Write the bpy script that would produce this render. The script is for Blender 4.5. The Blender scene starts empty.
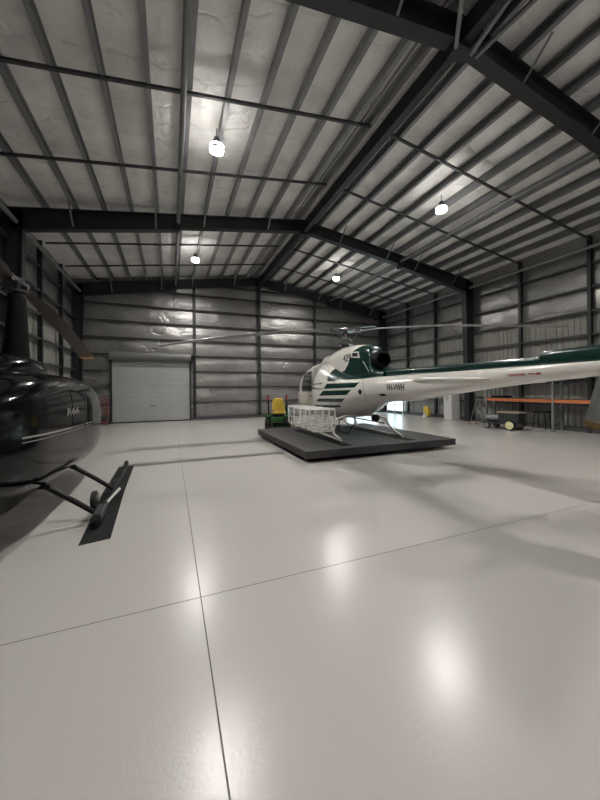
import bpy, bmesh, math, random
from mathutils import Vector, Matrix
from mathutils.bvhtree import BVHTree
random.seed(7)
C = bpy.context.scene.collection
PI = math.pi

# ------------------------------------------------------------------ materials
def mat(name, col, rough=.5, metal=0., spec=.5, coat=0., emit=None, estr=0., bump=None, vary=None, alpha=None, trans=0.):
    m = bpy.data.materials.new(name); m.use_nodes = True
    nt = m.node_tree; b = nt.nodes['Principled BSDF']
    b.inputs['Base Color'].default_value = (*col, 1)
    b.inputs['Roughness'].default_value = rough
    b.inputs['Metallic'].default_value = metal
    b.inputs['Specular IOR Level'].default_value = spec
    b.inputs['Coat Weight'].default_value = coat
    b.inputs['Coat Roughness'].default_value = .06
    if trans: b.inputs['Transmission Weight'].default_value = trans
    if emit:
        b.inputs['Emission Color'].default_value = (*emit, 1); b.inputs['Emission Strength'].default_value = estr
    tc = nt.nodes.new('ShaderNodeTexCoord')
    if vary:                      # (scale, amount)
        n = nt.nodes.new('ShaderNodeTexNoise'); n.inputs['Scale'].default_value = vary[0]; n.inputs['Detail'].default_value = 4
        nt.links.new(tc.outputs['Object'], n.inputs['Vector'])
        mr = nt.nodes.new('ShaderNodeMapRange'); mr.inputs['From Min'].default_value = .3; mr.inputs['From Max'].default_value = .7
        mr.inputs['To Min'].default_value = 1 - vary[1]; mr.inputs['To Max'].default_value = 1 + vary[1]
        nt.links.new(n.outputs['Fac'], mr.inputs['Value'])
        vm = nt.nodes.new('ShaderNodeVectorMath'); vm.operation = 'SCALE'; vm.inputs[0].default_value = col
        nt.links.new(mr.outputs['Result'], vm.inputs['Scale']); nt.links.new(vm.outputs['Vector'], b.inputs['Base Color'])
    if bump:                      # (scale, strength, distance)
        n = nt.nodes.new('ShaderNodeTexNoise'); n.inputs['Scale'].default_value = bump[0]; n.inputs['Detail'].default_value = 3
        nt.links.new(tc.outputs['Object'], n.inputs['Vector'])
        bp = nt.nodes.new('ShaderNodeBump'); bp.inputs['Strength'].default_value = bump[1]; bp.inputs['Distance'].default_value = bump[2]
        nt.links.new(n.outputs['Fac'], bp.inputs['Height']); nt.links.new(bp.outputs['Normal'], b.inputs['Normal'])
    return m

def split_mat(name, ca, cb, inp, out, pts, rough=.25, coat=.5):
    """two-tone paint: colour cb where out-coordinate > curve(inp-coordinate)"""
    m = mat(name, ca, rough, coat=coat); nt = m.node_tree; b = nt.nodes['Principled BSDF']
    tc = [n for n in nt.nodes if n.type == 'TEX_COORD'][0]
    sp = nt.nodes.new('ShaderNodeSeparateXYZ'); nt.links.new(tc.outputs['Object'], sp.inputs[0])
    x0, x1 = pts[0][0], pts[-1][0]
    mr = nt.nodes.new('ShaderNodeMapRange'); mr.inputs['From Min'].default_value = x0; mr.inputs['From Max'].default_value = x1
    nt.links.new(sp.outputs[inp], mr.inputs['Value'])
    fc = nt.nodes.new('ShaderNodeFloatCurve'); cu = fc.mapping.curves[0]
    lo = min(p[1] for p in pts) - .1; hi = max(p[1] for p in pts) + .1
    P = [((p[0]-x0)/(x1-x0), (p[1]-lo)/(hi-lo)) for p in pts]
    cu.points[0].location = P[0]; cu.points[1].location = P[-1]
    for p in P[1:-1]: cu.points.new(*p)
    for p in cu.points: p.handle_type = 'VECTOR'
    fc.mapping.update()
    nt.links.new(mr.outputs[0], fc.inputs['Value'])
    m2 = nt.nodes.new('ShaderNodeMapRange'); m2.inputs['To Min'].default_value = lo; m2.inputs['To Max'].default_value = hi
    nt.links.new(fc.outputs[0], m2.inputs['Value'])
    gt = nt.nodes.new('ShaderNodeMath'); gt.operation = 'GREATER_THAN'
    nt.links.new(sp.outputs[out], gt.inputs[0]); nt.links.new(m2.outputs[0], gt.inputs[1])
    mx = nt.nodes.new('ShaderNodeMix'); mx.data_type = 'RGBA'
    mx.inputs['A'].default_value = (*ca, 1); mx.inputs['B'].default_value = (*cb, 1)
    nt.links.new(gt.outputs[0], mx.inputs['Factor']); nt.links.new(mx.outputs['Result'], b.inputs['Base Color'])
    return m

WHITE = (.72, .70, .66); GREEN = (.004, .030, .025)
M = dict(
    steel=mat('dark painted steel', (.022, .0245, .028), .45, bump=(3, .1, .01)),
    purlin=mat('weathered purlin steel', (.27, .275, .285), .5, .3, vary=(2, .15)),
    girt=mat('girt steel', (.06, .062, .066), .5, .3, vary=(2, .15)),
    galv=mat('galvanised tube', (.26, .27, .28), .55, .3, vary=(3, .15)),
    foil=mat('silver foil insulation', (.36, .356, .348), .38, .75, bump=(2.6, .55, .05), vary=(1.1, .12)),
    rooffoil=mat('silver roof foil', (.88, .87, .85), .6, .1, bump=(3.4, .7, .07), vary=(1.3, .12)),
    ribbed=mat('cream ribbed steel sheet', (.26, .255, .235), .5, .1, vary=(1, .06)),
    concrete=mat('dark base flashing', (.07, .07, .07), .6),
    shutter=mat('roller shutter grey', (.42, .43, .42), .4, .25, vary=(1.2, .05)),
    rubber=mat('black ribbed rubber', (.010, .0105, .011), .75, spec=.2),
    tyre=mat('tyre rubber', (.012, .012, .013), .6),
    deck=mat('dark grey chequer deck', (.062, .06, .06), .55, bump=(60, .3, .004), vary=(3, .15)),
    deckside=mat('deck skirt steel', (.05, .05, .053), .5, .3),
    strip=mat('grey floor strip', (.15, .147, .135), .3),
    white=mat('white aircraft paint', WHITE, .28, coat=.5),
    green=mat('dark green paint', GREEN, .22, coat=.6),
    stripe=mat('dark green stripe', (.005, .03, .025), .25, coat=.5),
    black=mat('gloss black paint', (.003, .003, .0035), .1, spec=.17, coat=0),
    mastblack=mat('dull black mast skin', (.003, .003, .003), .7, spec=.05),
    stabshade=mat('shaded white stabiliser paint', (.5, .49, .46), .4),  # stabiliser white greyed down to stand in for its shading
    drum=mat('shutter drum steel', (.17, .17, .165), .5, .2),
    matblack=mat('satin black', (.007, .007, .008), .45, spec=.25),
    glass=mat('tinted glazing', (.012, .014, .016), .05, spec=.8, coat=.4),
    darkglass=mat('smoked glazing', (.004, .0045, .005), .05, spec=.25, coat=0),
    exhaust=mat('sooty metal', (.006, .006, .006), .6, spec=.15),
    darkhub=mat('dark hub metal', (.05, .05, .052), .4, .6),
    hub=mat('rotor hub metal', (.16, .16, .165), .38, .8),
    blade=mat('grey rotor blade', (.26, .26, .255), .42),
    bladebrown=mat('dark brown blade', (.055, .035, .027), .5),
    orangetip=mat('amber blade tip', (.5, .27, .06), .45),
    browntip=mat('brown blade tip', (.26, .16, .06), .55),
    tailblade=mat('tail blade grey', (.33, .35, .34), .35),
    red=mat('red lettering', (.3, .02, .02), .4),
    ink=mat('black lettering', (.015, .015, .018), .4),
    palegrey=mat('pale grey lettering', (.22, .22, .22), .4),
    chrome=mat('polished metal', (.75, .75, .77), .15, 1.0),
    basket=mat('white coated wire', (.75, .74, .72), .35),
    jgreen=mat('tractor green', (.014, .10, .022), .35, coat=.4),
    jyellow=mat('tractor yellow', (.72, .5, .07), .4),
    orange=mat('orange rack beam', (.55, .17, .06), .5),
    rackgrey=mat('grey rack steel', (.22, .23, .24), .45, .3),
    redpaint=mat('faded red paint', (.28, .06, .05), .5),
    cabinet=mat('white cabinet', (.6, .6, .58), .45),
    yellow=mat('yellow bucket plastic', (.7, .52, .08), .4),
    tan=mat('tan lid', (.30, .25, .19), .5),
    engine=mat('dark machine paint', (.03, .037, .037), .45),
    paleyellow=mat('pale yellow rim', (.72, .7, .4), .45),
    line=mat('floor joint sealant', (.07, .065, .06), .6),
    panelline=mat('panel gap', (.12, .12, .12), .6),
    lamp=mat('lamp lens', (1, 1, 1), .5, emit=(1, .965, .91), estr=1180),
    addedglow=mat('added lamp side glow', (1, 1, 1), .5, emit=(1, .965, .91), estr=100),
    lamphousing=mat('lamp housing', (.05, .05, .055), .5),
    glowpane=mat('glowing bluish glazing', (.5, .6, .62), .3, emit=(.72, .93, 1), estr=3),
)
# epoxy floor
def floor_mat():
    m = mat('grey epoxy floor', (.40, .375, .345), .245, spec=.42)
    nt = m.node_tree; b = nt.nodes['Principled BSDF']; N = nt.nodes.new; L = nt.links.new
    tc = [n for n in nt.nodes if n.type == 'TEX_COORD'][0]
    n1 = N('ShaderNodeTexNoise'); n1.inputs['Scale'].default_value = .35; n1.inputs['Detail'].default_value = 5
    L(tc.outputs['Object'], n1.inputs['Vector'])
    mx = N('ShaderNodeMix'); mx.data_type = 'RGBA'
    mx.inputs['A'].default_value = (.425, .408, .39, 1); mx.inputs['B'].default_value = (.465, .448, .43, 1)
    L(n1.outputs['Fac'], mx.inputs['Factor']); L(mx.outputs['Result'], b.inputs['Base Color'])
    n2 = N('ShaderNodeTexNoise'); n2.inputs['Scale'].default_value = 55; n2.inputs['Detail'].default_value = 2
    L(tc.outputs['Object'], n2.inputs['Vector'])
    n3 = N('ShaderNodeTexNoise'); n3.inputs['Scale'].default_value = 1.3; n3.inputs['Detail'].default_value = 2
    L(tc.outputs['Object'], n3.inputs['Vector'])
    b1 = N('ShaderNodeBump'); b1.inputs['Strength'].default_value = .42; b1.inputs['Distance'].default_value = .0016
    L(n2.outputs['Fac'], b1.inputs['Height'])
    b2 = N('ShaderNodeBump'); b2.inputs['Strength'].default_value = .25; b2.inputs['Distance'].default_value = .01
    L(n3.outputs['Fac'], b2.inputs['Height']); L(b1.outputs['Normal'], b2.inputs['Normal'])
    L(b2.outputs['Normal'], b.inputs['Normal'])
    return m
M['floor'] = floor_mat()
def creases(m, scale, dist):
    nt = m.node_tree; b = nt.nodes['Principled BSDF']; N = nt.nodes.new; L = nt.links.new
    tc = [n for n in nt.nodes if n.type == 'TEX_COORD'][0]; bp = [n for n in nt.nodes if n.type == 'BUMP'][0]
    nz_ = N('ShaderNodeTexNoise'); nz_.inputs['Scale'].default_value = 2.2; L(tc.outputs['Object'], nz_.inputs['Vector'])
    mp = N('ShaderNodeVectorMath'); mp.operation = 'MULTIPLY'; mp.inputs[1].default_value = scale; L(tc.outputs['Object'], mp.inputs[0])
    ad = N('ShaderNodeVectorMath'); ad.operation = 'MULTIPLY_ADD'; ad.inputs[1].default_value = (.35, .35, .35)
    L(nz_.outputs['Color'], ad.inputs[0]); L(mp.outputs[0], ad.inputs[2])
    vo = N('ShaderNodeTexVoronoi'); vo.feature = 'DISTANCE_TO_EDGE'; vo.inputs['Scale'].default_value = 1; L(ad.outputs[0], vo.inputs['Vector'])
    mr = N('ShaderNodeMapRange'); mr.inputs['From Max'].default_value = .05; L(vo.outputs['Distance'], mr.inputs['Value'])
    b2 = N('ShaderNodeBump'); b2.inputs['Strength'].default_value = .6; b2.inputs['Distance'].default_value = dist
    L(mr.outputs[0], b2.inputs['Height']); L(bp.outputs['Normal'], b2.inputs['Normal']); L(b2.outputs['Normal'], b.inputs['Normal'])
creases(M['rooffoil'], (.35, 1.3, .35), .03); creases(M['foil'], (.8, .8, 1.1), .012)

# ------------------------------------------------------------------ mesh builder
class MB:
    def __init__(s): s.v = []; s.f = []; s.sm = []
    def add(s, vs, fs, smooth=False):
        o = len(s.v); s.v += [tuple(v) for v in vs]; s.f += [tuple(i + o for i in f) for f in fs]; s.sm += [smooth] * len(fs); return s
    def box(s, x0, x1, y0, y1, z0, z1):
        return s.add([(x0,y0,z0),(x1,y0,z0),(x1,y1,z0),(x0,y1,z0),(x0,y0,z1),(x1,y0,z1),(x1,y1,z1),(x0,y1,z1)],
                     [(0,3,2,1),(4,5,6,7),(0,1,5,4),(1,2,6,5),(2,3,7,6),(3,0,4,7)])
    def prism(s, prof, p0, p1, up=(0,0,1), smooth=False, prof1=None):
        """profile (u,v) swept p0->p1; v along up, u along dir x up"""
        p0 = Vector(p0); p1 = Vector(p1); d = (p1-p0).normalized(); up = Vector(up); up = (up - d*up.dot(d)).normalized(); r = d.cross(up)
        n = len(prof); q = prof1 or prof
        vs = [p0 + r*u + up*v for u, v in prof] + [p1 + r*u + up*v for u, v in q]
        fs = [(i, (i+1) % n, n+(i+1) % n, n+i) for i in range(n)] + [tuple(reversed(range(n))), tuple(range(n, 2*n))]
        return s.add(vs, fs, smooth)
    def beam(s, p0, p1, w, h, up=(0,0,1)):
        return s.prism([(-w/2,-h/2),(w/2,-h/2),(w/2,h/2),(-w/2,h/2)], p0, p1, up)
    def tube(s, p0, p1, r, n=10, r1=None):
        a = [(math.cos(2*PI*i/n), math.sin(2*PI*i/n)) for i in range(n)]; r1 = r if r1 is None else r1
        d = Vector(p1) - Vector(p0); up = (0,0,1) if abs(d.normalized().z) < .95 else (1,0,0)
        return s.prism([(r*x, r*y) for x, y in a], p0, p1, up, True, [(r1*x, r1*y) for x, y in a])
    def path(s, pts, r, n=8, closed=False):
        P = [Vector(p) for p in pts]; k = len(P); rings = []; up = Vector((0,0,1)); rs = r if isinstance(r, (list, tuple)) else [r]*k
        pr = None
        for i in range(k):
            a = P[(i-1) % k] if (i or closed) else P[i]; b = P[(i+1) % k] if (i < k-1 or closed) else P[i]
            d = (b-a).normalized()
            if pr is None:
                t = Vector((0,0,1)) if abs(d.z) < .9 else Vector((1,0,0)); u = (t - d*t.dot(d)).normalized()
            else: u = (pr - d*pr.dot(d)).normalized()
            pr = u; w = d.cross(u); rings.append([P[i] + (u*math.cos(2*PI*j/n) + w*math.sin(2*PI*j/n))*rs[i] for j in range(n)])
        vs = [v for R in rings for v in R]; fs = []
        for i in range(k if closed else k-1):
            for j in range(n):
                fs.append((i*n+j, i*n+(j+1) % n, ((i+1) % k)*n+(j+1) % n, ((i+1) % k)*n+j))
        if not closed: fs += [tuple(reversed(range(n))), tuple(range((k-1)*n, k*n))]
        return s.add(vs, fs, True)
    def lathe(s, prof, o=(0,0,0), axis='z', n=24):
        vs = []; k = len(prof)
        for r, h in prof:
            for j in range(n):
                a = 2*PI*j/n; x, y = r*math.cos(a), r*math.sin(a)
                p = {'z': (x, y, h), 'x': (h, x, y), 'y': (y, h, x)}[axis]; vs.append((p[0]+o[0], p[1]+o[1], p[2]+o[2]))
        fs = [(i*n+j, i*n+(j+1) % n, (i+1)*n+(j+1) % n, (i+1)*n+j) for i in range(k-1) for j in range(n)]
        fs += [tuple(reversed(range(n))), tuple(range((k-1)*n, k*n))]
        return s.add(vs, fs, True)
    def ibeam(s, p0, p1, d, w=.2, tf=.016, tw=.012, up=(0,0,1), d1=None):
        """top of beam at p0-p1 line; depth d (d1 at end)"""
        def pr(D): return [(-w/2,0),(-w/2,-tf),(-tw/2,-tf),(-tw/2,-D+tf),(-w/2,-D+tf),(-w/2,-D),(w/2,-D),(w/2,-D+tf),(tw/2,-D+tf),(tw/2,-tf),(w/2,-tf),(w/2,0)]
        return s.prism(pr(d), p0, p1, up, prof1=pr(d1 if d1 else d))
    def loft(s, rings, caps=True):
        n = len(rings[0]); k = len(rings)
        fs = [(i*n+j, i*n+(j+1) % n, (i+1)*n+(j+1) % n, (i+1)*n+j) for i in range(k-1) for j in range(n)]
        if caps: fs += [tuple(reversed(range(n))), tuple(range((k-1)*n, k*n))]
        return s.add([v for r in rings for v in r], fs, True)
    def mesh(s, name):
        me = bpy.data.meshes.new(name); me.from_pydata(s.v, [], s.f)
        me.polygons.foreach_set('use_smooth', s.sm)
        bm = bmesh.new(); bm.from_mesh(me); bmesh.ops.recalc_face_normals(bm, faces=bm.faces); bm.to_mesh(me); bm.free(); me.update()
        return me
    def build(s, name, m, parent=None, bevel=0, loc=None, rz=0, label=None):
        me = s.mesh(name)
        if isinstance(m, str): m = M[m]
        me.materials.append(m)
        if any(s.sm):
            try: me.set_sharp_from_angle(angle=math.radians(40))
            except Exception: pass
        o = bpy.data.objects.new(name, me); C.objects.link(o)
        if parent: o.parent = parent
        if loc: o.location = loc
        o.rotation_euler[2] = rz
        if bevel:
            b = o.modifiers.new('bevel', 'BEVEL'); b.width = bevel; b.segments = 2; b.limit_method = 'ANGLE'
        if label: o['label'] = label
        return o

def tag(o, label, cat, group=None):
    o['label'] = label; o['category'] = cat
    if group: o['group'] = group
    return o
def thing(name, label, cat, loc=(0,0,0), rz=0, group=None):
    o = bpy.data.objects.new(name, None); C.objects.link(o); o.location = loc; o.rotation_euler[2] = rz; o.empty_display_size = .1
    return tag(o, label, cat, group)
def struct(o): o['kind'] = 'structure'; return o
def copy_tree(o, parent=None):
    c = o.copy(); C.objects.link(c); c.parent = parent
    for ch in list(o.children): copy_tree(ch, c)
    return c

# ------------------------------------------------------------------ room
XL, XR, YB, YF, RX = -4.25, 13.46, 17.9, -9.3, 4.68
SL = .145
def zpb(x): return 7.9 - SL*abs(x-RX)          # purlin bottom / rafter top
def zroof(x): return zpb(x) + .237
FR = [17.7, 11.1, 4.08, -2.6, -9.1]              # portal frames

fl = struct(MB().box(XL-.2, XR+.2, YF-.2, YB+.2, -.2, 0).build('floor', 'floor'))
MB().box(.196, .204, YF, YB-.02, -.01, .0006).build('floor_joint', 'line', fl)
for y in (2.58, -3.4): MB().box(XL, XR, y-.003, y+.003, -.01, .0006).build('floor_joint', 'line', fl)
MB().box(8.6, 8.608, YF, YB-.02, -.01, .0006).build('floor_joint', 'line', fl) if False else None

def sheet(fn, nu, nv):
    vs = [fn(i/nu, j/nv) for i in range(nu+1) for j in range(nv+1)]
    fs = [(i*(nv+1)+j, (i+1)*(nv+1)+j, (i+1)*(nv+1)+j+1, i*(nv+1)+j+1) for i in range(nu) for j in range(nv)]
    return vs, fs
PURX = [RX + sg*(.73*k-.08) for k in range(1, 12) for sg in (-1, 1)] 
PURX = sorted(PURX + [RX-.2, RX+.2])
def nz(x, y, s):   # cheap smooth noise
    return (math.sin(x*1.7*s+y*.9*s+1.3)+math.sin(x*.6*s-y*1.9*s+4.1)+math.sin(x*2.3*s+y*2.9*s))/3
# ceiling: foil sagging between purlins, outer steel above
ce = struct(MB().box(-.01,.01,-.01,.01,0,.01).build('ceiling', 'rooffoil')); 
def ceil_mesh():
    mb = MB()
    for sg in (-1, 1):
        W = (XR-XL)/2+.1
        def fn(u, v, sg=sg):
            d = u*W; x = RX+sg*d; y = YF-.1+v*(YB-YF+.2)
            ph = ((d+.08)/.73) % 1
            sag = -.035*math.sin(PI*ph)**2*(1+.5*nz(x, y, 1.3)) - .010*nz(x, y, 3.1)
            lap = .012 if (int((y+20)/1.35) % 2) else 0
            return (x, y, zroof(x)+sag+lap)
        vs, fs = sheet(fn, 108, 190); mb.add(vs, fs, True)
        if True:
            x1 = RX+sg*W
            mb.add([(RX,YF-.1,zroof(RX)+.12),(x1,YF-.1,zroof(x1)+.12),(x1,YB+.1,zroof(x1)+.12),(RX,YB+.1,zroof(RX)+.12)], [(0,1,2,3)])
    return mb
old = ce.data; ce.data = ceil_mesh().mesh('ceiling'); ce.data.materials.append(M['rooffoil'])
# purlins (C sections) below the foil
for x in PURX:
    s = 1 if x < RX else -1
    zb = zpb(x)
    prof = [(-.042,0),(.042,0),(.042,.03),(.038,.03),(.038,.004),(-.038,.004),(-.038,.216),(.038,.216),(.038,.19),(.042,.19),(.042,.22),(-.042,.22)]
    if s < 0: prof = [(-a, b) for a, b in reversed(prof)]
    MB().prism(prof, (x, YF, zb), (x, YB, zb)).build('purlin', 'purlin', ce)
# bridging rows
for i in range(len(FR)-1):
    for k in (1, 2):
        y = FR[i+1] + (FR[i]-FR[i+1])*k/3 + .02
        for sg in (-1, 1):
            e = RX+sg*8.6
            MB().beam((RX+sg*.2, y, zpb(RX+sg*.2)-.012), (e, y, zpb(e)-.012), .06, .05).build('bridging_rail', 'girt', ce)
# walls
def foil_wall_y(y, x0, x1, z0, ztop, name='wall_back'):
    mb = MB()
    def fn(u, v):
        x = x0+u*(x1-x0); z = z0+v*(ztop(x)-z0); ph = ((z-.1)/.81) % 1
        b = .03*math.sin(PI*ph)*(1+.6*nz(x, z, 2))
        return (x, y-b if y > 0 else y+b, z)
    vs, fs = sheet(fn, 120, 90); mb.add(vs, fs, True)
    o = .15 if y > 0 else -.15
    mb.box(x0, x1, min(y+.02, y+o), max(y+.02, y+o), z0, 8.2)
    return mb
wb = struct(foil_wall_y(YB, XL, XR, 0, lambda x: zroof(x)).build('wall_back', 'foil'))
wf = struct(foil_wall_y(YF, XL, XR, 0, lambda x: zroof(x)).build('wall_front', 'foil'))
GZ = [.1+.81*k for k in range(9)]
def gprof(s=1):
    return [(-.035*s,0),(.035*s,0),(.035*s,.15),(.0,.15),(.0,.145),(.03*s,.145),(.03*s,.005),(-.035*s,.005)]
def cgirt(p0, p1, up): return MB().prism([(-.032,-.0),(.032,-.0),(.032,.14),(-.032,.14)], p0, p1, up)
DX0, DX1, DZ = -2.66, .92, 3.12
for z in GZ:
    segs = [(XL+.05, XR-.05)]
    if z < DZ+.2: segs = [(XL+.05, DX0-.06), (DX1+.1, XR-.05)]
    for a, b in segs: cgirt((a, YB-.06, z+.03), (b, YB-.06, z+.03), (0,-1,0)).build('girt', 'girt', wb)
z = 7.05
for a, b in ((RX-5.2, RX+5.2),): cgirt((a, YB-.06, 7.2), (b, YB-.06, 7.2), (0,-1,0)).build('girt', 'girt', wb)
for x in (1.16, RX, 8.15):
    mb = MB(); mb.ibeam((x, YB-.2, 0), (x, YB-.2, zpb(x)-.05), .2, .16, .012, .01, up=(0,-1,0)); mb.build('mullion', 'steel', wb)
MB().box(XL, DX0-.08, YB-.22, YB-.05, 0, .12).build('base_flashing', 'concrete', wb)
MB().box(DX1+.1, XR, YB-.22, YB-.05, 0, .13).build('base_flashing', 'concrete', wb)

def side_wall(x, sg, name):           # sg=+1 : wall on +x side ; faces -sg
    mb = MB(); z1 = zroof(x)
    zf = 4.2
    def fn(u, v):
        y = YF+u*(YB-YF); z = zf+v*(z1-zf); ph = ((z-.1)/.81) % 1
        return (x - sg*.03*math.sin(PI*ph)*(1+.6*nz(y, z, 2)), y, z)
    vs, fs = sheet(fn, 200, 40); mb.add(vs, fs, True)
    mb.box(min(x+sg*.05, x+sg*.2), max(x+sg*.05, x+sg*.2), YF, YB, 0, z1)
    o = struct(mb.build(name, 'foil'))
    r = MB(); y = YF; vs = []; pitch = .19
    while y < YB:
        for dy, dx in ((0, 0), (.12, 0), (.14, .028), (.17, .028)): vs.append((y+dy, dx))
        y += pitch
    V = []; F = []
    for yy, dx in vs: V += [(x-sg*(.0+dx)+sg*.03, yy, 0), (x-sg*dx+sg*.03, yy, zf)]
    for i in range(len(vs)-1): F.append((2*i, 2*i+2, 2*i+3, 2*i+1))
    r.add(V, F); r.build('ribbed_sheet', 'ribbed', o)
    for gz in GZ[:-1]:
        for i in range(len(FR)-1):
            cgirt((x-sg*.06, FR[i+1]+.08, gz+.03), (x-sg*.06, FR[i]-.08, gz+.03), (-sg,0,0)).build('girt', 'girt', o)
    for i in range(len(FR)-1):
        for k in (1, 2):
            yy = FR[i+1] + (FR[i]-FR[i+1])*k/3
            m2 = MB(); m2.ibeam((x-sg*.1, yy, 0), (x-sg*.1, yy, zpb(x)+.1), .14, .11, .01, .01, up=(sg,0,0)); m2.build('mullion', 'steel', o)
    MB().box(min(x-sg*.02, x-sg*.2), max(x-sg*.02, x-sg*.2), YF, YB, 0, .10).build('base_flashing', 'concrete', o)
    return o
side_wall(XL, -1, 'wall_left'); side_wall(XR, 1, 'wall_right')

# roller door
def roller_door():
    mb = MB(); V = []; F = []; z = 0.02; prof = []
    while z < DZ: prof += [(z, 0), (z+.06, 0), (z+.075, .014), (z+.085, .014)]; z += .10
    prof = [p for p in prof if p[0] <= DZ+.02]
    for zz, d in prof: V += [(DX0, YB-.12-d, zz), (DX1, YB-.12-d, zz)]
    for i in range(len(prof)-1): F.append((2*i, 2*i+1, 2*i+3, 2*i+2))
    mb.add(V, F); d = struct(mb.build('door_1', 'shutter'))
    MB().box(DX0-.07, DX0+.02, YB-.2, YB-.06, 0, DZ+.3).build('guide_rail', 'steel', d)
    MB().box(DX1-.02, DX1+.07, YB-.2, YB-.06, 0, DZ+.3).build('guide_rail', 'steel', d)
    MB().lathe([(.0,DX0-.05),(.22,DX0-.05),(.22,DX1+.05),(0,DX1+.05)], (0, YB-.33, DZ+.16), 'x', 20).build('shutter_drum', 'drum', d)
    MB().box(DX0, DX1, YB-.17, YB-.1, 0, .05).build('bottom_bar', 'rubber', d)
    MB().box(DX1+.03, DX1+.2, YB-.5, YB-.2, DZ-.02, DZ+.25).build('motor_box', 'matblack', d)
    MB().box(-.95, -.75, YB-.16, YB-.13, .78, .82).build('lift_handle', 'steel', d)
    MB().path([(DX1+.12, YB-.3, 1.2), (DX1+.12, YB-.3, DZ)], .012, 6).build('hand_chain', 'galv', d)
roller_door()
# glazed door on the back wall beyond the helicopter, panes glow in place of an unknown bluish source
def back_glow_door():
    x0, x1 = 10.3, 12.7
    d = struct(MB().box(x0, x1, YB-.17, YB-.13, .05, 2.1).build('glow_door_2', 'glowpane'))
    f = MB()
    for x in (x0, (x0+x1)/2, x1): f.box(x-.04, x+.04, YB-.22, YB-.12, 0, 2.16)
    for z in (.03, .95, 2.12): f.box(x0, x1, YB-.21, YB-.12, z-.04, z+.04)
    f.build('door_frame', 'cabinet', d)
back_glow_door()
def side_glow_door():  # second glowing door, added to carry the bluish light along this wall
    y0, y1 = 15.95, 17.5
    d = struct(MB().box(XR-.16, XR-.12, y0, y1, .05, 2.1).build('glow_door_3', 'glowpane'))
    f = MB()
    for y in (y0, (y0+y1)/2, y1): f.box(XR-.21, XR-.11, y-.04, y+.04, 0, 2.16)
    for z in (.03, .55, 2.12): f.box(XR-.20, XR-.11, y0, y1, z-.03, z+.03)
    f.build('door_frame', 'cabinet', d)
side_glow_door()

# portal frames
def portal(i, y, label):
    t = thing('portal_frame', label, 'steel frame', (RX, y, 0), 0, None)
    for sg in (-1, 1):
        wx = (XR if sg > 0 else XL) - RX
        xc = wx - .14 if sg > 0 else wx + .02                          # outer face
        hz = zpb(RX+xc)
        mb = MB(); mb.ibeam((xc, 0, .015), (xc, 0, hz-.02), .34, .24, .018, .012, up=(sg,0,0), d1=.5)
        mb.box(xc-sg*.2-.22, xc-sg*.2+.22, -.18, .18, 0, .02)
        mb.build('column', 'steel', t)
        hx = sg*4.42
        mb = MB(); mb.ibeam((sg*.0, 0, 7.9), (hx, 0, zpb(RX+hx)), .42, .24, .018, .012)
        mb.ibeam((hx, 0, zpb(RX+hx)), (xc-sg*.1, 0, hz), .5, .24, .018, .012, d1=.6)
        mb.box(min(hx, hx+sg*.04), max(hx, hx+sg*.04), -.12, .12, zpb(RX+hx)-.56, zpb(RX+hx))
        mb.build('rafter', 'steel', t)
        for k in (2, 5, 7, 10):
            x = sg*.73*k; zz = zpb(RX+x)
            dp = .42 if k < 6 else .53
            MB().beam((x+.04, -.6, zz+.05), (x+.04, -.09, zz-dp+.02), .045, .01).build('fly_brace', 'galv', t)
    MB().box(-.16, .16, -.13, .13, 7.36, 7.88).build('apex_plate', 'steel', t)
    return t
FL = ['dark steel portal frame closing the hangar against the back wall', 'dark steel portal frame across the middle of the hangar behind the white helicopter',
      'nearest dark steel portal frame, its rafter crossing the top right corner', 'dark steel portal frame overhead behind the viewer', 'dark steel portal frame at the front end wall behind the viewer']
for i, y in enumerate(FR): portal(i, y, FL[i])
# ridge beam
rb = MB()
rb.beam((RX, YF+.1, 7.62), (RX, YB-.05, 7.62), .12, .34); rb.beam((RX, YF+.1, 7.44), (RX, YB-.05, 7.44), .17, .02)
tag(rb.build('ridge_beam', 'steel'), 'long dark steel beam running under the ridge of the roof', 'beam')
# longitudinal strut tubes per bay
for nm, x, dz, r, lab in (('left slope', .26, -.28, .055, 'galvanised strut tube under the left roof slope'), ('right slope', 9.1, -.28, .055, 'galvanised strut tube under the right roof slope'),
                     ('left eave', XL+.37, -.42, .06, 'galvanised strut tube along the left eave'), ('right eave', XR-.42, -.42, .06, 'galvanised strut tube along the right eave')):
    for i in range(len(FR)-1):
        z = zpb(x)+dz
        where = ['in the far bay against the back wall', 'in the bay above the white helicopter', 'in the bay above the viewer', 'in the bay behind the viewer'][i]
        o = MB().tube((x, FR[i+1]+.13, z), (x, FR[i]-.13, z), r, 12).build('strut_tube', 'galv')
        tag(o, lab + ' ' + where, 'steel tube')
for dx in (.36, .46):
    o = MB().tube((RX-dx, YF+.1, zpb(RX-dx)+.06), (RX-dx, YB-.1, zpb(RX-dx)+.06), .022, 8).build('conduit', 'galv'); tag(o, 'thin conduit running beside the ridge, the one nearer the ridge beam' if dx < .4 else 'thin conduit running beside the ridge, the one farther from the ridge beam', 'conduit')
# cross bracing rods near the first apex
for k, (a, b) in enumerate((((RX+.12, 3.98, 7.3), (RX+.13, 2.3, 7.75)), ((RX+.24, 3.98, 7.3), (RX+.75, 2.6, 7.7)), ((RX-.2, 3.98, 7.3), (RX-1.4, 2.6, 7.6)))):
    o = MB().beam(a, b, .06, .06).build('knee_brace', 'galv')
    tag(o, ['short galvanised brace running along the ridge at the nearest frame apex', 'short galvanised brace slanting right from the nearest frame apex', 'short galvanised brace slanting left from the nearest frame apex'][k], 'brace')

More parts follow.
